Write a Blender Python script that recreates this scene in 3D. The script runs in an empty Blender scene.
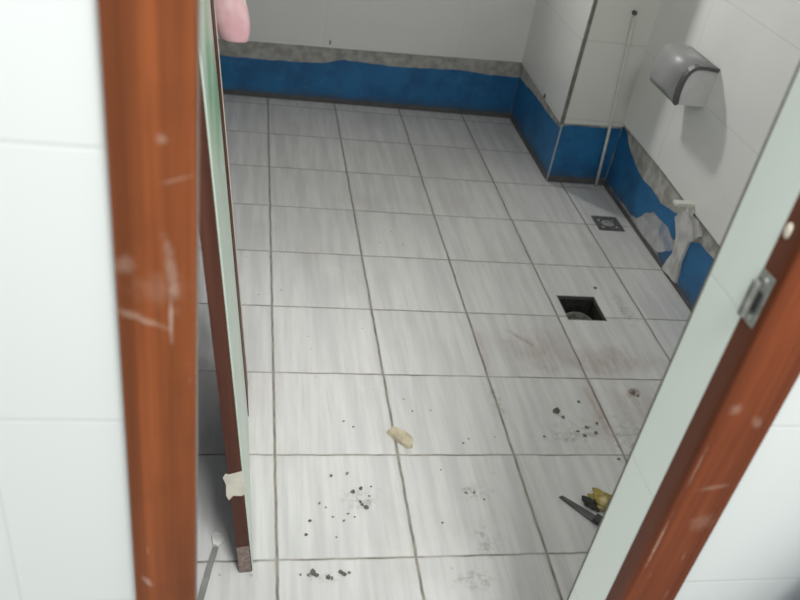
import bpy, bmesh, math, random
from mathutils import Vector, Matrix, noise as mnoise
random.seed(7)
C = bpy.context.scene.collection

# ------------------------------------------------------------------ helpers
def link(name, bm, mat=None, parent=None, smooth=False):
    me = bpy.data.meshes.new(name)
    bmesh.ops.recalc_face_normals(bm, faces=bm.faces)
    bm.to_mesh(me); bm.free()
    if mat: me.materials.append(mat)
    if smooth:
        for p in me.polygons: p.use_smooth = True
    o = bpy.data.objects.new(name, me); C.objects.link(o)
    if parent: o.parent = parent
    return o
def empty(name, loc=(0, 0, 0), matrix=None):
    o = bpy.data.objects.new(name, None); C.objects.link(o)
    o.empty_display_size = .05
    if matrix is not None: o.matrix_world = matrix
    else: o.location = loc
    return o
def tag(o, label, cat, group=None, kind=None):
    o['label'] = label; o['category'] = cat
    if group: o['group'] = group
    if kind: o['kind'] = kind
    return o
def struct(o):
    o['kind'] = 'structure'; return o
def bx(bm, x0, x1, y0, y1, z0, z1, bev=0):
    vs = [bm.verts.new((x, y, z)) for x in (x0, x1) for y in (y0, y1) for z in (z0, z1)]
    fs = [bm.faces.new([vs[i] for i in q]) for q in ((0, 1, 3, 2), (4, 6, 7, 5), (0, 4, 5, 1), (2, 3, 7, 6), (0, 2, 6, 4), (1, 5, 7, 3))]
    if bev:
        es = list({e for f in fs for e in f.edges})
        bmesh.ops.bevel(bm, geom=es, offset=bev, segments=2, affect='EDGES', profile=.6)
    return bm
def box(name, x0, x1, y0, y1, z0, z1, mat, parent=None, bev=0):
    return link(name, bx(bmesh.new(), x0, x1, y0, y1, z0, z1, bev), mat, parent)
def prism(bm, pts, d):
    """closed outline (3D points) pushed along vector d"""
    a = [bm.verts.new(p) for p in pts]; b = [bm.verts.new(Vector(p) + Vector(d)) for p in pts]
    bm.faces.new(a); bm.faces.new(b[::-1])
    n = len(pts)
    for i in range(n): bm.faces.new((a[i], b[i], b[(i + 1) % n], a[(i + 1) % n]))
    return bm
def tube(bm, pts, r, seg=12, cap=True):
    rings = []
    for i, p in enumerate(pts):
        p = Vector(p); a = Vector(pts[max(i - 1, 0)]); b = Vector(pts[min(i + 1, len(pts) - 1)])
        t = (b - a).normalized(); u = t.cross(Vector((0, 0, 1)) if abs(t.z) < .9 else Vector((1, 0, 0))).normalized(); v = t.cross(u)
        rr = r[i] if isinstance(r, (list, tuple)) else r
        rings.append([bm.verts.new(p + rr * (math.cos(k * math.tau / seg) * u + math.sin(k * math.tau / seg) * v)) for k in range(seg)])
    for A, B in zip(rings, rings[1:]):
        for k in range(seg): bm.faces.new((A[k], A[(k + 1) % seg], B[(k + 1) % seg], B[k]))
    if cap: bm.faces.new(rings[0]); bm.faces.new(rings[-1])
    return bm
def lathe(bm, prof, cx, cy, seg=32):
    rings = [[bm.verts.new((cx + r * math.cos(k * math.tau / seg), cy + r * math.sin(k * math.tau / seg), z)) for k in range(seg)] for r, z in prof]
    for A, B in zip(rings, rings[1:]):
        for k in range(seg): bm.faces.new((A[k], A[(k + 1) % seg], B[(k + 1) % seg], B[k]))
    return bm
def wobble(pts, step=.02, amp=.003, seed=0, closed=True):
    """subdivide a 2-D outline and roughen it"""
    out = []; n = len(pts)
    for i in range(n if closed else n - 1):
        a = Vector(pts[i]); b = Vector(pts[(i + 1) % n]); k = max(1, int((b - a).length / step))
        for j in range(k):
            p = a.lerp(b, j / k)
            nv = mnoise.noise_vector(Vector((p.x * 22 + seed, p.y * 22, seed * 1.7)))
            out.append((p.x + nv.x * amp, p.y + nv.y * amp))
    return out

# ------------------------------------------------------------------ material tools
class NT:
    def __init__(s, name):
        s.m = bpy.data.materials.new(name); s.m.use_nodes = True
        s.t = s.m.node_tree; s.b = s.t.nodes['Principled BSDF']
        s.co = s.n('ShaderNodeTexCoord').outputs['Object']
        s.xyz = None
    def n(s, typ, **kw):
        nd = s.t.nodes.new(typ)
        for k, v in kw.items(): setattr(nd, k, v)
        return nd
    def put(s, sock, v):
        if hasattr(v, 'is_output'): s.t.links.new(v, sock)
        elif isinstance(v, (tuple, list)) and len(v) == 3 and sock.type == 'RGBA': sock.default_value = (*v, 1)
        else: sock.default_value = v
    def math(s, op, a, b=0.0, c=None, clamp=False):
        nd = s.n('ShaderNodeMath', operation=op, use_clamp=clamp)
        s.put(nd.inputs[0], a); s.put(nd.inputs[1], b)
        if c is not None: s.put(nd.inputs[2], c)
        return nd.outputs[0]
    def mix(s, f, a, b, mode='MIX'):
        nd = s.n('ShaderNodeMix', data_type='RGBA', blend_type=mode)
        s.put(nd.inputs[0], f); s.put(nd.inputs[6], a); s.put(nd.inputs[7], b)
        return nd.outputs[2]
    def axis(s, k):
        if s.xyz is None:
            nd = s.n('ShaderNodeSeparateXYZ'); s.t.links.new(s.co, nd.inputs[0]); s.xyz = nd.outputs
        return s.xyz[k]
    def comb(s, x, y, z):
        nd = s.n('ShaderNodeCombineXYZ')
        for i, v in enumerate((x, y, z)): s.put(nd.inputs[i], v)
        return nd.outputs[0]
    def noise(s, vec=None, scale=5, detail=3, rough=.5, sc=None, w=None):
        v = vec if vec is not None else s.co
        if sc:
            mp = s.n('ShaderNodeVectorMath', operation='MULTIPLY'); s.t.links.new(v, mp.inputs[0]); mp.inputs[1].default_value = sc; v = mp.outputs[0]
        nd = s.n('ShaderNodeTexNoise'); s.t.links.new(v, nd.inputs['Vector'])
        nd.inputs['Scale'].default_value = scale; nd.inputs['Detail'].default_value = detail; nd.inputs['Roughness'].default_value = rough
        return nd
    def rng(s, v, a, b, c=0.0, d=1.0, smooth=True):
        nd = s.n('ShaderNodeMapRange', interpolation_type='SMOOTHSTEP' if smooth else 'LINEAR')
        s.put(nd.inputs[0], v)
        for i, q in enumerate((a, b, c, d)): nd.inputs[i + 1].default_value = q
        return nd.outputs[0]
    def line(s, v, off, pitch, w, soft=.0015):
        """1 on a joint of width w, repeating every pitch"""
        q = s.math('SUBTRACT', v, off); q = s.math('DIVIDE', q, pitch); q = s.math('ADD', q, .5)
        q = s.math('FRACT', q); q = s.math('SUBTRACT', q, .5); q = s.math('ABSOLUTE', q); q = s.math('MULTIPLY', q, pitch)
        return s.rng(q, w / 2 - soft, w / 2 + soft, 1, 0)
    def spot(s, loc, rad, rot=0, warp=.3, inner=.5, ax='xy', nscale=40):
        """soft irregular mark: 1 inside an ellipse, broken up by noise"""
        key = ax + str(nscale)
        if not hasattr(s, 'wc'): s.wc = {}
        if key not in s.wc:
            i, j = {'xy': (0, 1), 'xz': (0, 2), 'yz': (1, 2)}[ax]
            v = s.comb(s.axis(i), s.axis(j), 0)
            s.wc[key] = (v, s.noise(scale=nscale, detail=4).outputs['Fac'])
        v, nz = s.wc[key]
        mp = s.n('ShaderNodeMapping', vector_type='TEXTURE'); s.t.links.new(v, mp.inputs[0])
        mp.inputs[1].default_value = (loc[0], loc[1], 0); mp.inputs[2].default_value = (0, 0, rot); mp.inputs[3].default_value = (rad[0], rad[1], 1)
        ln = s.n('ShaderNodeVectorMath', operation='LENGTH'); s.t.links.new(mp.outputs[0], ln.inputs[0])
        q = s.math('ADD', ln.outputs['Value'], s.math('MULTIPLY', s.math('SUBTRACT', nz, .5), warp * 5))
        return s.rng(q, inner, 1.15, 1, 0)
    def maxm(s, L):
        r = L[0]
        for x in L[1:]: r = s.math('MAXIMUM', r, x)
        return r
    def done(s, col=None, rough=None, bump=None, bstr=.2, bdist=.002, metal=None, spec=None):
        if col is not None: s.put(s.b.inputs['Base Color'], col)
        if rough is not None: s.put(s.b.inputs['Roughness'], rough)
        if metal is not None: s.b.inputs['Metallic'].default_value = metal
        if spec is not None: s.b.inputs['Specular IOR Level'].default_value = spec
        if bump is not None:
            nd = s.n('ShaderNodeBump'); nd.inputs['Strength'].default_value = bstr; nd.inputs['Distance'].default_value = bdist
            s.put(nd.inputs['Height'], bump); s.t.links.new(nd.outputs[0], s.b.inputs['Normal'])
        return s.m

def plain(name, col, rough=.5, metal=0, var=.12, scale=30, spec=None, bstr=.15):
    n = NT(name); nz = n.noise(scale=scale, detail=4).outputs['Fac']
    c = n.mix(n.rng(nz, .3, .7), tuple(x * (1 - var) for x in col), tuple(min(1, x * (1 + var)) for x in col))
    return n.done(c, rough, nz, bstr, .001, metal, spec)

# floor tiles: 30 cm squares, streaks running away from the door
def floor_mat():
    n = NT('floor_tiles'); x, y = n.axis(0), n.axis(1); T = .3
    ix = n.math('FLOOR', n.math('DIVIDE', x, T)); iy = n.math('FLOOR', n.math('DIVIDE', y, T))
    wn = n.n('ShaderNodeTexWhiteNoise', noise_dimensions='3D'); n.t.links.new(n.comb(ix, iy, 3.0), wn.inputs['Vector'])
    off = n.n('ShaderNodeVectorMath', operation='SCALE'); n.t.links.new(wn.outputs['Color'], off.inputs[0]); off.inputs['Scale'].default_value = 9
    v = n.n('ShaderNodeVectorMath', operation='ADD'); n.t.links.new(n.co, v.inputs[0]); n.t.links.new(off.outputs[0], v.inputs[1])
    st = n.noise(v.outputs[0], 1, 4, .55, (34, 2.2, 1)).outputs['Fac']
    st2 = n.noise(v.outputs[0], 1, 3, .6, (95, 5, 1)).outputs['Fac']
    base = n.mix(n.rng(st, .32, .68), (.56, .555, .55), (.68, .675, .66))
    base = n.mix(n.math('MULTIPLY', n.rng(st2, .5, .75), .3), base, (.47, .465, .45))
    tone = n.math('MULTIPLY', n.math('SUBTRACT', wn.outputs['Value'], .5), .12)
    base = n.mix(n.math('ABSOLUTE', tone), base, (.45, .45, .45))
    cloud = n.noise(scale=3.2, detail=4, rough=.6).outputs['Fac']
    base = n.mix(n.math('MULTIPLY', n.rng(cloud, .5, .72), .22), base, (.40, .38, .34))
    # reddish-brown mud smears below the open drain
    brown = n.maxm([n.spot((.755, -1.63), (.075, .016), -.85, .22, .1, nscale=16),
                    n.math('MULTIPLY', n.spot((.80, -1.68), (.15, .14), .3, .28, .0, nscale=16), .55),
                    n.math('MULTIPLY', n.spot((.98, -1.72), (.19, .085), .1, .28, .0, nscale=16), .65),
                    n.math('MULTIPLY', n.spot((.885, -1.93), (.026, .17), -.04, .15, .2, nscale=16), .7),
                    n.math('MULTIPLY', n.spot((1.01, -1.90), (.09, .10), .2, .3, .0, nscale=16), .4),
                    n.spot((1.02, -1.86), (.036, .022), .6, .22, .1, nscale=30),
                    n.math('MULTIPLY', n.spot((.61, -1.66), (.022, .13), .0, .2, .1, nscale=16), .4)])
    str_n = n.rng(n.noise(None, 1, 3, .6, (60, 9, 1)).outputs['Fac'], .3, .62, .35, 1)
    brown = n.math('MULTIPLY', brown, str_n)
    base = n.mix(n.math('MULTIPLY', brown, .85), base, (.27, .17, .13))
    # grey grime
    grey = n.maxm([n.spot((.79, -2.02), (.12, .05), .2, .35, .1), n.spot((.95, -2.05), (.10, .13), .2, .4, 0),
                   n.spot((.60, -1.90), (.02, .1), .05, .25, .2), n.spot((.42, -2.46), (.07, .03), 0, .4, .1),
                   n.spot((.10, -2.445), (.05, .013), 0, .35, .2), n.spot((.19, -2.24), (.05, .04), 0, .4, .1),
                   n.spot((1.15, -1.45), (.03, .12), 0, .3, .1), n.spot((.47, -2.22), (.05, .03), 0, .45, .0),
                   n.spot((.47, -2.36), (.04, .05), 0, .45, .0)])
    gfine = n.rng(n.noise(scale=55, detail=5, rough=.7).outputs['Fac'], .42, .66)
    base = n.mix(n.math('MULTIPLY', n.math('MULTIPLY', grey, gfine), .55), base, (.19, .185, .17))
    # fine specks
    vo = n.n('ShaderNodeTexVoronoi'); n.t.links.new(n.co, vo.inputs['Vector']); vo.inputs['Scale'].default_value = 26
    area = n.rng(n.noise(scale=2.4, detail=2).outputs['Fac'], .50, .62)
    sep = n.n('ShaderNodeSeparateColor'); n.t.links.new(vo.outputs['Color'], sep.inputs[0])
    sp = n.math('MULTIPLY', n.math('MULTIPLY', n.rng(vo.outputs['Distance'], .05, .14, 1, 0), n.math('GREATER_THAN', sep.outputs[0], .62)), area)
    base = n.mix(n.math('MULTIPLY', sp, .6), base, (.16, .15, .13))
    # joints
    wob = n.math('MULTIPLY', n.math('SUBTRACT', n.noise(scale=14, detail=3).outputs['Fac'], .5), .006)
    gx = n.line(n.math('ADD', x, wob), 0, T, .0066, .0022); gy = n.line(n.math('ADD', y, wob), 0, T, .0052, .002)
    gn = n.noise(scale=18, detail=3).outputs['Fac']
    gcol = n.mix(n.rng(gn, .35, .65), (.17, .155, .13), (.30, .28, .24))
    bright = n.rng(n.noise(scale=7, detail=2).outputs['Fac'], .3, .6, .62, .95)
    g = n.math('MAXIMUM', n.math('MULTIPLY', gx, .95), n.math('MULTIPLY', gy, bright))
    halo = n.math('MULTIPLY', n.line(x, 0, T, .012, .006), n.rng(gn, .45, .7, 0, .35))
    base = n.mix(halo, base, (.33, .29, .22))
    col = n.mix(g, base, gcol)
    r = n.math('ADD', n.math('MULTIPLY', n.noise(scale=6, detail=4).outputs['Fac'], .25), n.math('MULTIPLY', g, .4))
    r = n.math('ADD', r, .28)
    return n.done(col, r, n.math('MULTIPLY', g, -1.0), .5, .002)
def wall_mat(name, u_axis, u_off, u_pitch, z_off, z_pitch, col=(.78, .78, .75), strength=.3, dirty=.1):
    n = NT(name)
    g = n.math('MAXIMUM', n.line(n.axis(u_axis), u_off, u_pitch, .003, .0015), n.line(n.axis(2), z_off, z_pitch, .003, .0015))
    nz = n.noise(scale=2.5, detail=4, rough=.6).outputs['Fac']
    c = n.mix(n.math('MULTIPLY', n.rng(nz, .45, .75), dirty), col, (.45, .43, .38))
    c = n.mix(n.math('MULTIPLY', g, strength), c, (.30, .29, .27))
    low = n.noise(scale=1.3, detail=1).outputs['Fac']
    return n.done(c, .22, n.math('ADD', n.math('MULTIPLY', g, -1.0), n.math('MULTIPLY', low, .5)), .25, .002)
def wood_mat(name, a, b, scuffs=()):
    n = NT(name)
    g = n.noise(None, 1, 5, .6, (55, 55, 1.6)).outputs['Fac']
    big = n.noise(None, 1, 2, .5, (26, 26, .5)).outputs['Fac']
    c = n.mix(n.rng(g, .3, .7), a, b)
    c = n.mix(n.math('MULTIPLY', n.rng(big, .4, .65), .55), c, tuple(x * .62 for x in a))
    blot = n.noise(scale=9, detail=4).outputs['Fac']
    c = n.mix(n.math('MULTIPLY', n.rng(blot, .52, .75), .35), c, tuple(x * .7 for x in a))
    for loc, rad, rot, st in scuffs:
        c = n.mix(n.math('MULTIPLY', n.spot(loc, rad, rot, .25, .1, 'xz', 90), st * .75), c, (.55, .44, .36))
    ws = n.rng(n.noise(None, 1, 3, .6, (120, 120, 14)).outputs['Fac'], .69, .76)
    c = n.mix(n.math('MULTIPLY', ws, .35), c, (.42, .28, .2))
    return n.done(c, .5, g, .12, .001, spec=.18)

M_floor = floor_mat()
M_back = wall_mat('back_wall_tile', 0, 1.128 - .3, .6, .27 + .31, .31, (.74, .74, .72), .12)
M_pill = wall_mat('pillar_tile', 0, .9, 6, .595, .31, (.70, .70, .655), .35)
M_side = wall_mat('side_wall_tile', 1, -1.52, .6, .58, .31, (.79, .79, .77), .22)
M_outer = wall_mat('outer_wall_tile', 0, .86, .6, .557, .30, (.61, .635, .62), .16, .03)
M_reveal = wall_mat('reveal_tile', 0, 9, 20, .70, .30, (.80, .86, .81), .12, .05)
M_cement = plain('grey_cement', (.37, .36, .335), .9, var=.25, scale=25, bstr=.5)
M_cement_light = plain('pale_cement_smear', (.55, .54, .525), .85, var=.2, scale=16, bstr=.5)
M_ceil = plain('white_ceiling', (.5, .5, .49), .8, var=.03)
M_dark = plain('dark_grout', (.10, .10, .10), .8)
def blue_mat():
    n = NT('blue_waterproof_paint')
    a = n.noise(scale=9, detail=5, rough=.6).outputs['Fac']; b = n.noise(scale=34, detail=3).outputs['Fac']
    c = n.mix(n.rng(a, .3, .7), (.010, .10, .25), (.018, .16, .37))
    c = n.mix(n.math('MULTIPLY', n.rng(b, .60, .76), .3), c, (.08, .22, .42))
    # darker, greyer blue towards the floor joint
    low = n.rng(n.math('ADD', n.axis(2), n.math('MULTIPLY', a, .05)), .045, .085, 1, 0)
    c = n.mix(n.math('MULTIPLY', low, .6), c, (.055, .085, .12))
    return n.done(c, .5, a, .3, .002)
M_blue = blue_mat()
def smear_mat():
    n = NT('paint_stained_cement'); a = n.noise(scale=16, detail=5, rough=.65).outputs['Fac']; b = n.noise(scale=7, detail=3).outputs['Fac']
    c = n.mix(n.rng(a, .3, .7), (.36, .36, .37), (.56, .56, .57))
    c = n.mix(n.math('MULTIPLY', n.rng(b, .47, .62), .6), c, (.10, .20, .36))
    return n.done(c, .8, a, .5, .002)
M_smear = smear_mat()
SC_L = [((-.160, 1.050), (.006, .045), .12, .30), ((-.161, 1.00), (.0022, .035), 0, .6), ((-.195, 1.00), (.022, .006), -.35, .32),
        ((-.178, .992), (.02, .004), -.35, .28), ((-.2, 1.055), (.012, .012), 0, .2), ((-.165, 1.175), (.006, .006), 0, .3),
        ((-.193, .608), (.005, .012), .5, .5), ((-.155, 1.14), (.02, .002), .35, .22), ((-.17, 1.03), (.03, .02), 0, .12)]
SC_R = [((.452, .895), (.010, .010), .3, .25), ((.487, .875), (.008, .014), .3, .22), ((.44, .80), (.002, .05), 0, .25),
        ((.4385, .66), (.002, .06), 0, .55), ((.477, .765), (.03, .005), .2, .2), ((.485, .70), (.02, .02), .2, .15)]
M_woodL = wood_mat('orange_wood_left', (.145, .040, .012), (.255, .070, .021), SC_L)
M_woodR = wood_mat('orange_wood_right', (.130, .030, .009), (.23, .055, .016), SC_R)
M_woodD = wood_mat('dark_red_wood', (.070, .026, .018), (.11, .042, .028))
M_jamb = wood_mat('jamb_wood', (.13, .042, .024), (.19, .062, .034))
M_metal = plain('worn_steel', (.30, .30, .285), .45, .6, var=.3, scale=60)
M_black = plain('black_recess', (.02, .02, .02), .7)
M_plaster = plain('dried_plaster', (.72, .66, .55), .9, var=.12, bstr=.5)
M_tape = plain('cream_tape', (.60, .57, .49), .7, var=.1)
M_offwhite = plain('white_plastic', (.66, .66, .60), .4, var=.05)
M_trim = plain('grey_metal_trim', (.20, .20, .18), .5, .3, var=.2)
M_trimlow = plain('pale_trim', (.40, .44, .45), .6, .1, var=.2)

# ------------------------------------------------------------------ dimensions (metres; z up, floor joints at x = y = 0)
XW, XE, YN = -.305, 1.393, .075           # left, right and back wall planes
PX, PY = 1.14, -.56                        # pillar edge
YO, YF, YI = -2.8794, -2.842, -2.761       # casing face, jamb end, inner face of the door wall
XL, XR = -.1395, .4337                     # door opening
YW = YO + .012                             # outer tile face
H = 2.42; HD = 2.0
TT = .010                                  # wall tile thickness

# ------------------------------------------------------------------ floor with the open drain hole
bm = bmesh.new()
hx0, hx1, hy0, hy1 = .931, 1.064, -1.518, -1.385
xs = [-1.6, hx0, hx1, 2.2]; ys = [-5.6, hy0, hy1, .25]
V = {(i, j): bm.verts.new((xs[i], ys[j], 0)) for i in range(4) for j in range(4)}
for i in range(3):
    for j in range(3):
        if (i, j) != (1, 1): bm.faces.new([V[(i, j)], V[(i + 1, j)], V[(i + 1, j + 1)], V[(i, j + 1)]])
floor = struct(link('floor', bm, M_floor))
# concrete pit under the hole
bm = bmesh.new()
bx(bm, hx0 - .03, hx0, hy0 - .03, hy1 + .03, -.13, -.009); bx(bm, hx1, hx1 + .03, hy0 - .03, hy1 + .03, -.13, -.009)
bx(bm, hx0, hx1, hy0 - .03, hy0, -.13, -.009); bx(bm, hx0, hx1, hy1, hy1 + .03, -.13, -.009)
bx(bm, hx0 - .03, hx1 + .03, hy0 - .03, hy1 + .03, -.15, -.13)
link('recess_lining', bm, plain('very_dark_cement', (.035, .034, .028), .8, var=.5, scale=40, bstr=.8), floor)  # pit lining coloured very dark
bm = bmesh.new()                            # broken tile rim around the hole
for a, b, c, d in ((hx0 - .001, hx0 + .004, hy0, hy1), (hx1 - .004, hx1 + .001, hy0, hy1), (hx0, hx1, hy0 - .001, hy0 + .003), (hx0, hx1, hy1 - .004, hy1 + .001)):
    bx(bm, a, b, c, d, -.012, -.0004)
link('recess_rim', bm, M_dark, floor)

# ------------------------------------------------------------------ walls
def band(name, pts2, plane, axis, d, mat, parent, seed=1, amp=.003, rough=True, step=.02):
    """thin raised layer with a traced outline; pts2 = (u, z)"""
    pts = wobble(pts2, step, amp, seed) if rough else pts2
    p3 = [((u, plane, z) if axis == 'y' else (plane, u, z)) for u, z in pts]
    dd = (0, d, 0) if axis == 'y' else (d, 0, 0)
    return link(name, prism(bmesh.new(), p3, dd), mat, parent)

# back wall
wb = struct(box('wall_back', XW - .1, 2.1, YN, YN + .12, 0, H, M_cement))
bm = bmesh.new(); y0 = YN - TT
WX0, WX1, WZ0, WZ1 = .50, .70, 1.45, 1.72   # small ventilation window high in the back wall (above the frame)
def tri_quad(bm, x0, x1, z00, z01, z1): prism(bm, [(x0, y0, z00), (x1, y0, z01), (x1, y0, z1), (x0, y0, z1)], (0, TT - .0005, 0))
tri_quad(bm, XW, WX0, .248, .262, H); tri_quad(bm, WX0, WX1, .262, .265, WZ0); tri_quad(bm, WX1, PX, .265, .275, H); tri_quad(bm, WX0, WX1, WZ1, WZ1, H)
link('tile_cladding', bm, M_back, wb)
top = [(-.30, .176), (-.209, .176), (-.12, .174), (-.043, .174), (.06, .176), (.131, .178), (.18, .179), (.227, .183), (.27, .195), (.327, .207), (.39, .204), (.45, .200), (.577, .197), (.70, .203), (.854, .210), (1.0, .200), (1.138, .20)]
band('waterproof_paint', top + [(1.138, .012), (.9, .014), (.6, .018), (.3, .024), (.0, .018), (-.30, .018)], YN - .0012, 'y', .0011, M_blue, wb, 3, .004)
link('cement_skirt', bx(bmesh.new(), XW, PX, YN - .004, YN - .0002, .0005, .024), M_dark, wb)
win = struct(box('window_1', WX0 - .012, WX1 + .012, YN - .016, YN - .001, WZ0 - .012, WZ1 + .012, M_offwhite))
n = NT('daylit_frosted_pane'); n.b.inputs['Emission Color'].default_value = (1, .99, .96, 1); n.b.inputs['Emission Strength'].default_value = 8; n.done((.8, .8, .8), .4)
M_pane = n.m
box('pane', WX0, WX1, YN - .019, YN - .0165, WZ0, WZ1, M_pane, win)

# pillar in the back right corner
wp = struct(box('wall_pillar', PX, XE + .02, PY, YN + .05, 0, H, M_cement))
Xc = PX - TT; Yc = PY - TT
bm = bmesh.new()
prism(bm, [(Xc, YN - .0005, .272), (Xc, Yc + .001, .256), (Xc, Yc + .001, H), (Xc, YN - .0005, H)], (TT - .0005, 0, 0))
M_pside = wall_mat('pillar_side_tile', 1, -.28, 6, .585, .31, (.74, .74, .72), .25)
link('side_cladding', bm, M_pside, wp)
bm = bmesh.new()
prism(bm, [(PX, Yc, .262), (XE, Yc, .268), (XE, Yc, H), (PX, Yc, H)], (0, TT - .0005, 0))
link('front_cladding', bm, M_pill, wp)
band('side_paint', [(.072, .205), (.0, .207), (-.1, .214), (-.253, .222), (-.40, .224), (-.48, .226), (PY + .002, .232), (PY + .002, .02), (-.2, .018), (.072, .03)], PX - .0011, 'x', .0010, M_blue, wp, 5, .004)
band('front_paint', [(PX + .002, .247), (1.2, .254), (1.3, .252), (XE - .003, .256), (XE - .003, .03), (1.25, .024), (PX + .002, .028)], PY - .0012, 'y', .0011, M_blue, wp, 6, .003)
link('cement_skirt', bx(bx(bmesh.new(), PX - .004, PX - .0003, PY - .004, YN - .004, .0005, .026), PX - .004, XE, PY - .004, PY - .0003, .0005, .028), M_dark, wp)
# corner trim of the pillar: dark on the tiles, paler on the painted band
tr = struct(box('trim_1', PX - TT - .003, PX - .0005, PY - TT - .003, PY - .0005, .258, H, M_trim, None, .001))
box('lower_strip', PX - .005, PX - .0005, PY - .006, PY - .0012, .0, .2575, M_trimlow, tr)

# right wall
we = struct(box('wall_right', XE, XE + .12, YI, PY, 0, H, M_cement))
bm = bmesh.new()
prism(bm, [(XE - TT, PY - TT, .286), (XE - TT, -.95, .284), (XE - TT, -1.22, .274), (XE - TT, -1.6, .262), (XE - TT, YI, .262), (XE - TT, YI, H), (XE - TT, PY - TT, H)], (TT - .0005, 0, 0))
link('tile_cladding', bm, M_side, we)
pa = [(PY - .002, .272), (-.613, .268), (-.65, .236), (-.70, .214), (-.78, .198), (-.859, .184), (-.95, .186), (-1.029, .178), (-1.10, .196), (-1.155, .207), (-1.20, .19), (-1.226, .152), (-1.198, .118), (-1.13, .135), (-1.062, .139), (-1.01, .128), (-.967, .101), (-.93, .06), (-.902, .035), (-.831, .03), (PY - .002, .02)]
band('upper_paint', pa, XE - .0012, 'x', .0011, M_blue, we, 8, .010)
band('pale_smear', [(-.905, .032), (-.94, .068), (-.975, .098), (-1.03, .126), (-1.10, .132), (-1.19, .114), (-1.225, .10), (-1.20, .06), (-1.155, .03), (-.941, .012)], XE - .0022, 'x', .0021, M_smear, we, 9, .008)
band('paint_dab', [(-1.125, .028), (-1.18, .07), (-1.215, .094), (-1.236, .065), (-1.19, .013)], XE - .0028, 'x', .0027, M_blue, we, 10, .010)
band('lower_paint', [(-1.285, .13), (-1.305, .178), (-1.35, .20), (-1.41, .207), (-1.6, .20), (-2.0, .19), (-2.7, .2), (-2.7, .02), (-1.5, .012), (-1.34, .012), (-1.315, .03), (-1.30, .08)], XE - .0012, 'x', .0011, M_blue, we, 11, .008)
link('cement_skirt', bx(bmesh.new(), XE - .004, XE - .0003, YI, PY - .004, .0005, .018), M_dark, we)
# cement lump with a white cap sticking out under the tiles
lp = struct(link('trim_2', prism(bmesh.new(), [(XE - .0005, u, z) for u, z in wobble([(-1.165, .20), (-1.22, .262), (-1.30, .262), (-1.345, .228), (-1.30, .18), (-1.29, .1), (-1.31, .02), (-1.20, .01), (-1.23, .09), (-1.215, .15)], .02, .006, 4)], (-.010, 0, 0)), M_cement_light))

# left wall (behind the leaning leaf)
ww = struct(box('wall_left', XW - .12, XW, YI, YN, 0, H, M_cement))
box('tile_cladding', XW, XW + TT * .5, YI, YN - TT, .26, H, M_side, ww)
link('waterproof_paint', bx(bmesh.new(), XW, XW + .001, YI, YN - .003, .02, .19), M_blue, ww)

# door wall
bm = bmesh.new()
bx(bm, -1.6, XL - .022, YW + TT, YF, 0, H); bx(bm, XR + .022, 2.2, YW + TT, YF, 0, H)
bx(bm, XL - .022, XR + .022, YW + TT, YF, HD + .022, H)
bx(bm, -1.6, XL - TT, YF, YI, 0, H); bx(bm, XR + TT, 2.2, YF, YI, 0, H); bx(bm, XL - TT, XR + TT, YF, YI, HD + TT, H)
wf = struct(link('wall_front', bm, M_cement))
bm = bmesh.new()
bx(bm, -1.6, XL - .03, YW, YW + TT - .0005, 0, H); bx(bm, XR + .03, 2.2, YW, YW + TT - .0005, 0, H); bx(bm, XL - .03, XR + .03, YW, YW + TT - .0005, HD + .03, H)
link('outer_cladding', bm, M_outer, wf)
bm = bmesh.new()
bx(bm, XL - TT + .0005, XL - .004, YF + .0005, YI - .003, 0, HD); bx(bm, XR, XR + TT - .0005, YF + .0005, YI - .003, 0, HD)
bx(bm, XL - TT, XR + TT, YF + .0005, YI - .003, HD, HD + TT - .0005)
link('reveal_cladding', bm, M_reveal, wf)
bm = bmesh.new()
bx(bm, XL - TT, XL - .0035, YI - .003, YI + .001, 0, HD); bx(bm, XR - .0005, XR + TT, YI - .003, YI + .001, 0, HD)
link('corner_joint', bm, plain('dark_joint', (.15, .14, .12), .8), wf)
ceil = struct(box('ceiling', -.6, 2.2, YW + .03, .25, H, H + .1, M_ceil))

# ------------------------------------------------------------------ door frame
df = struct(empty('door_1', ((XL + XR) / 2, YF, 0)))
def dbox(name, x0, x1, y0, y1, z0, z1, mat, bev=0, parent=None):
    o = link(name, bx(bmesh.new(), x0, x1, y0, y1, z0, z1, bev), mat)
    o.parent = parent or df
    base = df.location if parent is None else df.location
    o.matrix_parent_inverse = Matrix.Translation(-Vector(df.location)) if parent is None else Matrix.Identity(4)
    return o
def casing(name, x0, x1, z1, mat, inner):
    """flat board with eased edges and a shallow stepped bead near the wall side"""
    bm = bmesh.new()
    w = x1 - x0; s = 1 if inner == 'right' else -1
    # profile from wall side (t=0) to opening side (t=1): x fraction, depth
    prof = [(0, .0118), (0, .003), (.02, .0012), (.14, .0006), (.17, .0014), (.20, .0006), (.70, 0), (.95, 0), (.985, .0006), (1, .003), (1, .0118)]
    P = [((x0 + w * t) if s > 0 else (x1 - w * t), YO + d) for t, d in prof]
    prism(bm, [(x, y, 0.0) for x, y in P], (0, 0, z1))
    o = link(name, bm, mat); o.parent = df; o.matrix_parent_inverse = Matrix.Translation(-Vector(df.location)); return o
casing('door_casing', -.2078, XL, HD + .07, M_woodL, 'right')
casing('door_casing', XR, .5101, HD + .07, M_woodR, 'left')
dbox('head_casing', XL, XR, YO, YO + .0118, HD, HD + .07, M_woodL, .001)
dbox('door_jamb', XL - .0215, XL, YO + .0119, YF, 0, HD, M_woodL)
jr = dbox('door_jamb', XR, XR + .0215, YO + .0119, YF, 0, HD, M_jamb)
dbox('head_jamb', XL, XR, YO + .0119, YF, HD, HD + .0215, M_woodL)
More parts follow.
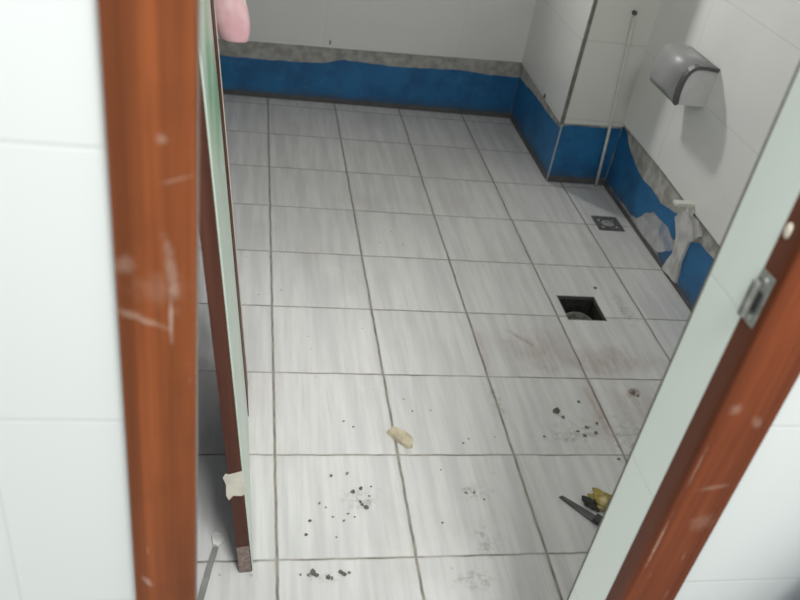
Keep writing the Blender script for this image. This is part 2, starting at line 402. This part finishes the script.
# latch strike on the right jamb
def dbox2(name, x0, x1, y0, y1, z0, z1, mat, bev=0): return link(name, bx(bmesh.new(), x0, x1, y0, y1, z0, z1, bev), mat, sp)
sp = dbox('strike_plate', XR - .0022, XR - .0002, YO + .012, YF - .001, 1.000, 1.062, M_metal, .0006)
dbox2('latch_hole', XR - .0040, XR - .0021, YO + .018, YF - .012, 1.016, 1.040, M_black)
dbox2('strike_lip', XR - .0100, XR - .0022, YF - .0125, YF - .003, 1.004, 1.050, M_metal, .002)
for z in (1.008, 1.054):
    b_ = bmesh.new(); bmesh.ops.create_uvsphere(b_, u_segments=12, v_segments=6, radius=.0042, matrix=Matrix.Translation((XR - .0024, YO + .0235, z)) @ Matrix.Diagonal((.5, 1, 1, 1)))
    o = link('screw_head', b_, M_metal, sp, True)
b_ = bmesh.new(); bmesh.ops.create_icosphere(b_, subdivisions=3, radius=1)
for v in b_.verts:
    k = 1 + .25 * mnoise.noise(v.co * 2); v.co = Vector((XR - .0005 + v.co.x * .002 * k, -2.851 + v.co.y * .0055 * k, 1.112 + v.co.z * .0085 * k))
o = link('plaster_dab', b_, M_plaster, None, True); o.parent = df; o.matrix_parent_inverse = Matrix.Translation(-Vector(df.location)); o['label'] = 'cream plaster dab'

# ------------------------------------------------------------------ door leaf taken off and leaning on the left wall
u = Vector((-.0348, 1, 0)).normalized(); w = Vector((-.103, 0, 1)); w = (w - u * w.dot(u)).normalized(); nn = u.cross(w).normalized()
mat4 = Matrix(((nn.x, u.x, w.x, -.051), (nn.y, u.y, w.y, -2.428), (nn.z, u.z, w.z, .0035), (0, 0, 0, 1)))
leaf = empty('door_leaf', matrix=mat4)
tag(leaf, 'detached brown-edged door leaf with pale green face, leaning left beside the door frame', 'door')
L, TH, HT = .578, .026, 1.92
link('leaf_core', bx(bmesh.new(), -TH, 0, 0, L, 0, HT, .0012), M_woodD, leaf)
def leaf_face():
    n = NT('pale_laminate_mint_reflection')
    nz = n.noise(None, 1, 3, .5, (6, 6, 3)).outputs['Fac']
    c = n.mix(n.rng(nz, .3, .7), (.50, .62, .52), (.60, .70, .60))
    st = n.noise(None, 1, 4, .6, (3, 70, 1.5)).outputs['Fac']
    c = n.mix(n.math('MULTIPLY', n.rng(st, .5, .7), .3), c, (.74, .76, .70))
    g = n.maxm([n.spot((.20, 1.02), (.22, .10), .5, .25, .2, 'yz', 9), n.spot((.35, .88), (.25, .10), 0, .25, .2, 'yz', 9)])  # green reflection painted into the face colour as soft blotches
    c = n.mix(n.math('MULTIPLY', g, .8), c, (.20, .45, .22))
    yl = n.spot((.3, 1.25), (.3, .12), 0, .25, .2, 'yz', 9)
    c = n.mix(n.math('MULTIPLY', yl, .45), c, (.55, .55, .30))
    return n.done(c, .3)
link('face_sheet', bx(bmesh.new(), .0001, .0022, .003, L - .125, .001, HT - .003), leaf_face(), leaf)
link('edge_strip', bx(bmesh.new(), .0001, .0042, L - .1245, L - .010, .001, HT - .003, .0008), M_woodD, leaf)
link('edge_bead', bx(bmesh.new(), .0001, .0060, L - .0095, L, .001, HT - .003, .0008), plain('pale_beige_bead', (.48, .42, .34), .6), leaf)
bm = bmesh.new()                            # torn tape round the near edge
pts = wobble([(-TH - .010, .290), (-TH - .004, .300), (-TH + .001, .296), (.0012, .302), (.0020, .240), (-.006, .235), (-.020, .238), (-TH - .003, .226), (-TH - .007, .24), (-TH - .005, .27)], .006, .0016, 6)
prism(bm, [(x, -.0012, z) for x, z in pts], (0, .0011, 0))
tp = link('masking_tape', bm, M_tape, leaf); tp['label'] = 'torn cream tape'
link('bottom_wear', bx(bmesh.new(), -TH - .0004, -.0015, -.0006, .0008, 0, .082), plain('worn_grey_brown_wood', (.20, .15, .135), .8, var=.35, scale=90), leaf)['label'] = 'worn greyish lower end'

# ------------------------------------------------------------------ paper holder on the right wall
ph = empty('paper_holder', (XE - TT, -.99, .64))
tag(ph, 'grey curved toilet paper holder mounted on the right wall', 'paper holder')
def P_(pts): return [(XE - TT - a, y, z) for a, y, z in pts]
Y0h, Y1h = -1.100, -.885
outer = [(0, .706), (.040, .710), (.070, .7095), (.086, .705), (.100, .692), (.109, .674), (.1145, .650), (.116, .62), (.114, .595), (.110, .576)]
bm = bmesh.new(); th = .0045
cen = Vector((.03, .62))
inner = []
for a, z in outer:
    d = (Vector((a, z)) - cen).normalized(); inner.append((a - d.x * th if a > .001 else 0, z - d.y * th))
ringpts = outer + inner[::-1]
hx = XE - TT; O = Vector((hx, -.99, .64))
def loc3(a, y, z): return Vector((hx - a, y, z)) - O
prism(bm, [loc3(a, Y0h + .006, z) for a, z in ringpts], (0, Y1h - Y0h - .006, 0))
M_grey = plain('grey_plastic', (.30, .305, .305), .42, 0, var=.06, scale=10)
cv = link('cover', bm, M_grey, ph)
for p in cv.data.polygons: p.use_smooth = abs(p.normal.y) < .5
bm = bmesh.new(); inner2 = []
outer2 = []
for a, z in outer:
    d = (Vector((a, z)) - cen).normalized(); outer2.append((max(a + d.x * .0015, 0), z + d.y * .0015)); inner2.append((max(a - d.x * .011, 0), z - d.y * .011))
prism(bm, [loc3(a, Y0h - .004, z) for a, z in outer2 + inner2[::-1]], (0, .022, 0))
M_dgrey = plain('dark_grey_plastic', (.085, .088, .088), .4)
link('front_rim', bm, M_dgrey, cv)['label'] = 'dark grey rim'
bm = bmesh.new(); prism(bm, [loc3(a, Y1h - .003, z) for a, z in inner], (0, .0025, 0))
link('rear_panel', bm, M_grey, ph)
ep = [(a, z) for a, z in inner[:-1]] + [(.098, .580), (.085, .577), (0, .577)]
bm = bmesh.new(); prism(bm, [loc3(a * .985, Y0h + .004, z - .001) for a, z in ep], (0, .004, 0))
link('end_panel', bm, plain('pale_grey_plastic', (.56, .56, .56), .4, var=.03), ph)['label'] = 'pale grey end panel'
bm = bmesh.new(); bx(bm, -.004, -.0002, Y0h + .01 + .99, Y1h - .006 + .99, .578 - .64, .705 - .64)
link('back_plate', bm, M_grey, ph)

# ------------------------------------------------------------------ thin pipe leaning in the corner
pipe = empty('plastic_pipe', (1.35, PY - .018, 0))
tag(pipe, 'thin off-white plastic pipe leaning in the corner of the pillar front', 'pipe')
O = Vector((1.35, PY - .018, 0))
link('tube', tube(bmesh.new(), [Vector((1.350, PY - .020, .002)) - O, Vector((1.336, PY - .0185, .22)) - O, Vector((1.316, PY - .018, .44)) - O, Vector((1.292, PY - .018, .70)) - O], .0062, 12), M_offwhite, pipe, True)
link('pipe_clip', tube(bmesh.new(), [Vector((1.290, PY - .024, .715)) - O, Vector((1.290, PY - .0102, .715)) - O], .0085, 12), M_dark, pipe)['label'] = 'small dark clip'

# ------------------------------------------------------------------ drains
fd = empty('floor_drain', (1.292, -.888, 0))
tag(fd, 'small square grey metal floor drain beside the right wall', 'drain')
rz = 0
bm = bmesh.new()
bx(bm, -.052, .052, -.052, -.034, .0003, .0035); bx(bm, -.052, .052, .034, .052, .0003, .0035); bx(bm, -.052, -.034, -.034, .034, .0003, .0035); bx(bm, .034, .052, -.034, .034, .0003, .0035)
M_dr = plain('dull_drain_metal', (.13, .13, .125), .5, .4, var=.3, scale=80)
link('drain_frame', bm, M_dr, fd)
link('drain_ring', lathe(bmesh.new(), [(.034, .0005), (.034, .004), (.026, .0045), (.026, .0008)], 0, 0), M_dr, fd, True)
link('drain_cap', lathe(bmesh.new(), [(.026, .0006), (.024, .0035), (.012, .0048), (.0006, .005)], 0, 0), plain('pale_drain_metal', (.36, .36, .35), .4, .3, var=.2), fd, True)['label'] = 'paler round drain cap'
dp = empty('drain_pipe', (.998, -1.462, -.128))
tag(dp, 'round grey drain pipe end sunk in the open square hole in the floor', 'drain pipe')
link('pipe_collar', lathe(bmesh.new(), [(.052, .0), (.051, .082), (.046, .087), (.041, .082), (.041, .01), (.0008, .006)], 0, 0), plain('muddy_grey_pipe', (.20, .20, .17), .7, var=.4, scale=50, bstr=.6), dp, True)
bm = bmesh.new(); bmesh.ops.create_icosphere(bm, subdivisions=3, radius=1)
for v in bm.verts:
    k = 1 + .35 * mnoise.noise(v.co * 2.3 + Vector((5, 1, 2))); v.co = Vector((v.co.x * .034 * k - .003, v.co.y * .027 * k, .058 + v.co.z * .024 * k))
link('mortar_plug', bm, plain('grey_mortar', (.30, .30, .27), .9, var=.35, scale=70, bstr=.8), dp, True)['label'] = 'lump of grey mortar'

# ------------------------------------------------------------------ white bracket on the cement band of the right wall
wbk = empty('white_bracket', (XE, -1.235, .29))
tag(wbk, 'small white bracket jutting from the bare cement under the right wall tiles', 'bracket')
bm = bmesh.new(); bx(bm, -.078, -TT - .0006, -.016, .010, -.004, .008, .002)
link('arm', bm, M_offwhite, wbk)
bm = bmesh.new(); bx(bm, -TT - .010, -TT - .0006, -.030, .010, -.030, -.0045, .002)
link('foot', bm, M_offwhite, wbk)

# ------------------------------------------------------------------ pink bag hanging from the far edge of the leaf
bm = bmesh.new(); bmesh.ops.create_icosphere(bm, subdivisions=5, radius=1)
BX, BY, BZ0, BH = -.129, -1.800, .897, .36
for v in bm.verts:
    p = v.co.copy(); t = (p.z + 1) / 2                     # 0 bottom .. 1 knot
    wdt = .041 * min(1, (max(t, 0) + .02) ** .14 * 1.25) * (1 - .85 * max(0, t - .12) ** .9)
    wdt = max(wdt, .006)
    ang = math.atan2(p.y, p.x); rr = math.hypot(p.x, p.y) ** .35 if t > .02 else math.hypot(p.x, p.y)
    fold = 1 + .10 * math.sin(ang * 5 + t * 3) * t + .10 * mnoise.noise(p * 2.2 + Vector((4, 0, 0)))
    rr = min(1, math.hypot(p.x, p.y) / max(.05, math.sqrt(max(0, 1 - p.z * p.z)))) if abs(p.z) < .999 else 0
    v.co = Vector((BX - .070 * t + math.cos(ang) * wdt * fold * rr, BY + math.sin(ang) * wdt * .75 * fold * rr, BZ0 - .006 + BH * t + .004 * mnoise.noise(p * 4)))
    zmin = v.co.z
def bag_mat():
    n = NT('pink_plastic')
    nz = n.noise(scale=22, detail=3).outputs['Fac']
    col = n.mix(n.rng(nz, .35, .7), (.64, .37, .40), (.72, .48, .50))
    col = n.mix(n.spot((-.098, .985), (.022, .025), .4, .25, .3, 'xz', 50), col, (.62, .68, .60))
    return n.done(col, .45, nz, .5, .004)
bag = link('plastic_bag', bm, bag_mat(), None, True)
tag(bag, 'pink plastic bag with a pale green patch hanging from the leaning door leaf', 'bag')

# ------------------------------------------------------------------ small black spacers stuck along the tile edge
def spacer(x, y, z, dx, dy, label):
    o = link('tile_spacer', bx(bmesh.new(), -dx, dx, -dy, dy, -.008, .010, .001), M_dark)
    o.location = (x, y, z); return tag(o, label, 'tile spacer', 'tile spacers along the wall tile edge')
spacer(-.119, YN - TT - .003, .266, .003, .003, 'tiny dark spacer at the back wall tile edge next to the pink bag')
spacer(.253, YN - TT - .003, .281, .003, .003, 'tiny dark spacer at the middle of the back wall tile edge')
spacer(PX - TT - .003, -.327, .274, .003, .004, 'tiny dark spacer at the tile edge on the side of the pillar')

# ------------------------------------------------------------------ debris on the floor
def chip(name, outline, h, mat, seed, label, cat, tilt=None, dark_side=None):
    cx = sum(p[0] for p in outline) / len(outline); cy = sum(p[1] for p in outline) / len(outline)
    bm = bmesh.new(); pts = wobble([(a - cx, b - cy) for a, b in outline], .008, .002, seed)
    prism(bm, [(a, b, 0) for a, b in pts], (0, 0, h))
    for v in bm.verts:
        if v.co.z > h / 2: v.co += Vector(mnoise.noise_vector(v.co * 60)) * h * .25; v.co.x *= .97; v.co.y *= .97
    o = link(name, bm, mat); o.location = (cx, cy, .0006)
    if tilt: o.rotation_euler = tilt
    return tag(o, label, cat)
chip('wood_chip', [(.280, -2.026), (.298, -2.012), (.326, -2.026), (.344, -2.056), (.338, -2.078), (.326, -2.080), (.302, -2.056)], .011, plain('tan_chip', (.50, .44, .32), .8, var=.2, scale=60), 2,
     'tan wood chip lying across a tile joint in the middle of the floor', 'wood chip')
chip('plaster_chip', [(-.137, -2.338), (-.128, -2.330), (-.112, -2.335), (-.110, -2.352), (-.122, -2.366), (-.134, -2.36)], .008, plain('white_chip', (.70, .70, .66), .8), 3,
     'white plaster chip on the floor between the door frame and the leaning door leaf', 'plaster chip')
chip('rubber_strip', [(-.134, -2.362), (-.121, -2.362), (-.134, -2.43), (-.150, -2.52), (-.163, -2.52), (-.147, -2.43)], .003, plain('grey_strip', (.26, .26, .24), .7), 4,
     'flat grey strip on the floor at the foot of the door leaf', 'strip')
# dark scraper-like strip and crumpled yellow wrapper
sc = empty('metal_strip', (.72, -2.28, 0)); tag(sc, 'narrow dark grey tapered strip lying on the floor next to the yellow wrapper', 'strip')
sc.rotation_euler = (0, 0, math.atan2(-.082, .074))
bm = bmesh.new(); prism(bm, [(-.058, -.004, .001), (-.054, .005, .001), (.0, .0095, .001), (.050, .012, .001), (.050, -.012, .001), (.0, -.0085, .001)], (0, 0, .0035))
link('blade', bm, plain('dark_strip_metal', (.10, .10, .10), .5, .3, var=.3), sc)
bm = bmesh.new(); bx(bm, .036, .064, -.012, .013, .0045, .014, .003)
link('grip', bm, plain('black_grip', (.03, .03, .03), .6), sc)
def crumple(name, cx, cy, rx, ry, rz, rot, mat, seed, sub=4):
    bm = bmesh.new(); bmesh.ops.create_icosphere(bm, subdivisions=sub, radius=1)
    for v in bm.verts:
        p = v.co.copy(); k = 1 + .55 * mnoise.noise(p * 1.9 + Vector((seed, 0, 0))) + .2 * abs(mnoise.noise(p * 5 + Vector((0, seed, 0))))
        v.co = Vector((p.x * rx * k, p.y * ry * k, max(p.z * k, -.75) * rz))
    z0 = min(v.co.z for v in bm.verts)
    for v in bm.verts: v.co.z -= z0
    o = link(name, bm, mat, None, False); o.location = (cx, cy, .0008); o.rotation_euler = (0, 0, rot); return o
def yel():
    n = NT('yellow_olive_wrapper'); nz = n.noise(scale=45, detail=3).outputs['Fac']
    c = n.mix(n.rng(nz, .4, .6), (.36, .27, .045), (.20, .15, .04))
    c = n.mix(n.spot((.0, -.012), (.010, .020), .5, .3, .3, 'xy', 60), c, (.55, .47, .25))
    return n.done(c, .5, nz, .5, .003)
wr = crumple('wrapper', .783, -2.262, .038, .022, .013, -.75, yel(), 3)
tag(wr, 'crumpled yellow-olive wrapper on the floor beside the right door reveal', 'wrapper')
dk = crumple('rubber_scrap', .750, -2.264, .022, .011, .008, -.95, plain('dark_rubber', (.035, .036, .032), .7), 8)
tag(dk, 'dark lump of scrap between the grey strip and the yellow wrapper', 'scrap')

# dirt crumbs
M_crumb = plain('dark_dirt', (.13, .125, .11), .9, var=.4, scale=120)
M_crumb2 = plain('grey_dirt', (.25, .24, .22), .9, var=.4, scale=120)
def crumb(x, y, r, label, group, mat=None):
    r *= .85
    bm = bmesh.new(); bmesh.ops.create_icosphere(bm, subdivisions=2, radius=1); s = random.random() * 50
    ex = random.uniform(.75, 1.6)
    for v in bm.verts:
        p = v.co.copy(); k = 1 + .6 * mnoise.noise(p * 1.7 + Vector((s, 0, 0))); v.co = Vector((p.x * r * ex * k, p.y * r * k, max(p.z, -.6) * r * .55 * k))
    z0 = min(v.co.z for v in bm.verts)
    for v in bm.verts: v.co.z -= z0
    o = link('dirt_crumb', bm, mat or M_crumb); o.location = (x, y, .0004); o.rotation_euler = (0, 0, random.uniform(0, 3))
    return tag(o, label, 'dirt', group)
ga = 'dark dirt crumbs on the pale tile beside the door leaf'
la = 'dark dirt crumb scattered on pale tile between door leaf and wood chip'
for x, y, r in ((.178, -2.217, .0062), (.197, -2.207, .0048), (.204, -2.264, .0065), (.196, -2.256, .0052), (.161, -2.281, .003), (.126, -2.289, .0026), (.130, -2.168, .0042),
                (.169, -2.161, .0038), (.064, -2.337, .0042), (.074, -2.299, .0045), (.222, -2.202, .0030), (.192, -2.247, .0046), (.098, -2.25, .0034), (.112, -2.262, .0026),
                (.150, -2.30, .003), (.175, -2.29, .0026), (.13, -2.345, .0028), (.215, -2.23, .003)):
    crumb(x, y, r, la, ga, M_crumb if r > .004 else M_crumb2)
lb = 'dark dirt crumb in the row on the floor nearest the threshold'
for x, y, r in ((.066, -2.44, .0045), (.074, -2.434, .0075), (.082, -2.441, .0050), (.105, -2.447, .0052), (.113, -2.449, .0035), (.131, -2.434, .0056), (.138, -2.440, .0052), (.048, -2.438, .003), (.150, -2.437, .004)):
    crumb(x, y, r, lb, 'dirt crumbs in a row near the threshold', M_crumb if r > .0045 else M_crumb2)
crumb(.762, -1.940, .013, 'largest black dirt lump on the floor tiles below the open drain hole', None)
lc = 'grey-black crumb scattered around the largest dirt lump on the right-hand tiles'
for x, y, r in ((.775, -1.962, .006), (.70, -2.035, .004), (.83, -2.0, .005), (.85, -2.02, .006), (.80, -2.015, .004), (.865, -1.985, .005), (.84, -1.90, .005), (.88, -2.115, .006), (.815, -2.03, .005), (1.019, -1.855, .009), (1.03, -1.872, .006)):
    crumb(x, y, r, lc, 'crumbs around the big dirt lump', M_crumb2)
ld = 'small grey crumb on the middle tile right of the wood chip'
for x, y, r in ((.449, -2.223, .0034), (.469, -2.223, .004), (.489, -2.244, .0036), (.40, -2.15, .0026), (.30, -1.975, .0042), (.175, -1.985, .0034), (.198, -2.005, .003), (.36, -1.945, .003), (.475, -2.06, .003), (.375, -2.31, .003)):
    crumb(x, y, r, ld, 'grey crumbs on the middle tiles', M_crumb2)
crumb(1.085, -1.335, .007, 'tiny dark crumb on the joint behind the open drain hole', None, M_crumb2)
crumb(1.118, .035, .012, 'pale crumb of cement in the back right floor corner', None, M_cement_light)

# ------------------------------------------------------------------ blue-grey board leaning outside, only its edge enters the picture
bm = bmesh.new()
a0, a1 = Vector((.480, -2.975, .0)), Vector((.480 + .3226 * 1.0, -2.884, 1.0))
wd = Vector((.24, 0, -.0774)); nrm = wd.cross(a1 - a0).normalized()
if nrm.y > 0: nrm = -nrm
b0 = a0 + wd; b0 = b0 + (a1 - a0) * (.0774 / 1.0)
prism(bm, [a0, b0, a1 + wd, a1], nrm * .014)
bmesh.ops.bevel(bm, geom=list(bm.edges), offset=.002, segments=2, affect='EDGES')
bo = link('leaning_board', bm, plain('blue_grey_board', (.48, .52, .62), .5, var=.08))
tag(bo, 'blue-grey board leaning outside on the white wall, cut off by the bottom right corner', 'board')
# ------------------------------------------------------------------ light
def area(name, loc, size, power, target, col=(1, 1, 1), sy=None):
    l = bpy.data.lights.new(name, 'AREA'); l.energy = power; l.color = col; l.size = size
    if sy: l.shape = 'RECTANGLE'; l.size_y = sy
    o = bpy.data.objects.new(name, l); C.objects.link(o); o.location = loc
    o.rotation_euler = (Vector(target) - Vector(loc)).to_track_quat('-Z', 'Y').to_euler(); return o
area('corridor_ceiling_light', (.38, -3.95, 2.98), .7, 18.5, (.12, -1.4, .0), (1, 1, .98), .7).data.spread = math.radians(80)
area('unseen_door_wall_fill', (.78, YI + .05, 1.75), .3, 7.8, (.75, .0, 1.2), (1, 1, .985), .3)  # unseen fill light, added to brighten the walls and floor inside
area('bathroom_window_light', ((WX0 + WX1) / 2, YN - .03, (WZ0 + WZ1) / 2), .16, 8.0, (1.39, -1.2, 1.05), (1, .99, .96), .2).data.spread = math.radians(105)
W = bpy.data.worlds.new('World'); bpy.context.scene.world = W; W.use_nodes = True
W.node_tree.nodes['Background'].inputs[0].default_value = (.95, 1, .99, 1); W.node_tree.nodes['Background'].inputs[1].default_value = .95

# ------------------------------------------------------------------ camera (solved from the floor joints and the plumb lines)
cd = bpy.data.cameras.new('Camera'); cam = bpy.data.objects.new('Camera', cd); C.objects.link(cam)
R = ((0.9802615283120739, -0.13548550000571696, 0.14398269131895491), (0.0372954403504712, -0.5884716396857652, -0.8076572165295852), (0.1941555722618154, 0.7970851953031455, -0.5718031175028369))
Cc = (-0.10307589158180044, -3.4944187978325987, 1.4698778888000545)
m = Matrix.Identity(4)
for i in range(3):
    m[i][0] = R[0][i]; m[i][1] = -R[1][i]; m[i][2] = -R[2][i]; m[i][3] = Cc[i]
cam.matrix_world = m
cd.sensor_fit = 'HORIZONTAL'; cd.sensor_width = 36; cd.lens = 824.1466 / 800 * 36; cd.clip_start = .02
cd.dof.use_dof = True; cd.dof.focus_distance = 1.9; cd.dof.aperture_fstop = 4.5
bpy.context.scene.camera = cam
vs = bpy.context.scene.view_settings
vs.view_transform = 'Standard'; vs.look = 'None'; vs.gamma = 1; vs.exposure = 0; vs.use_curve_mapping = False
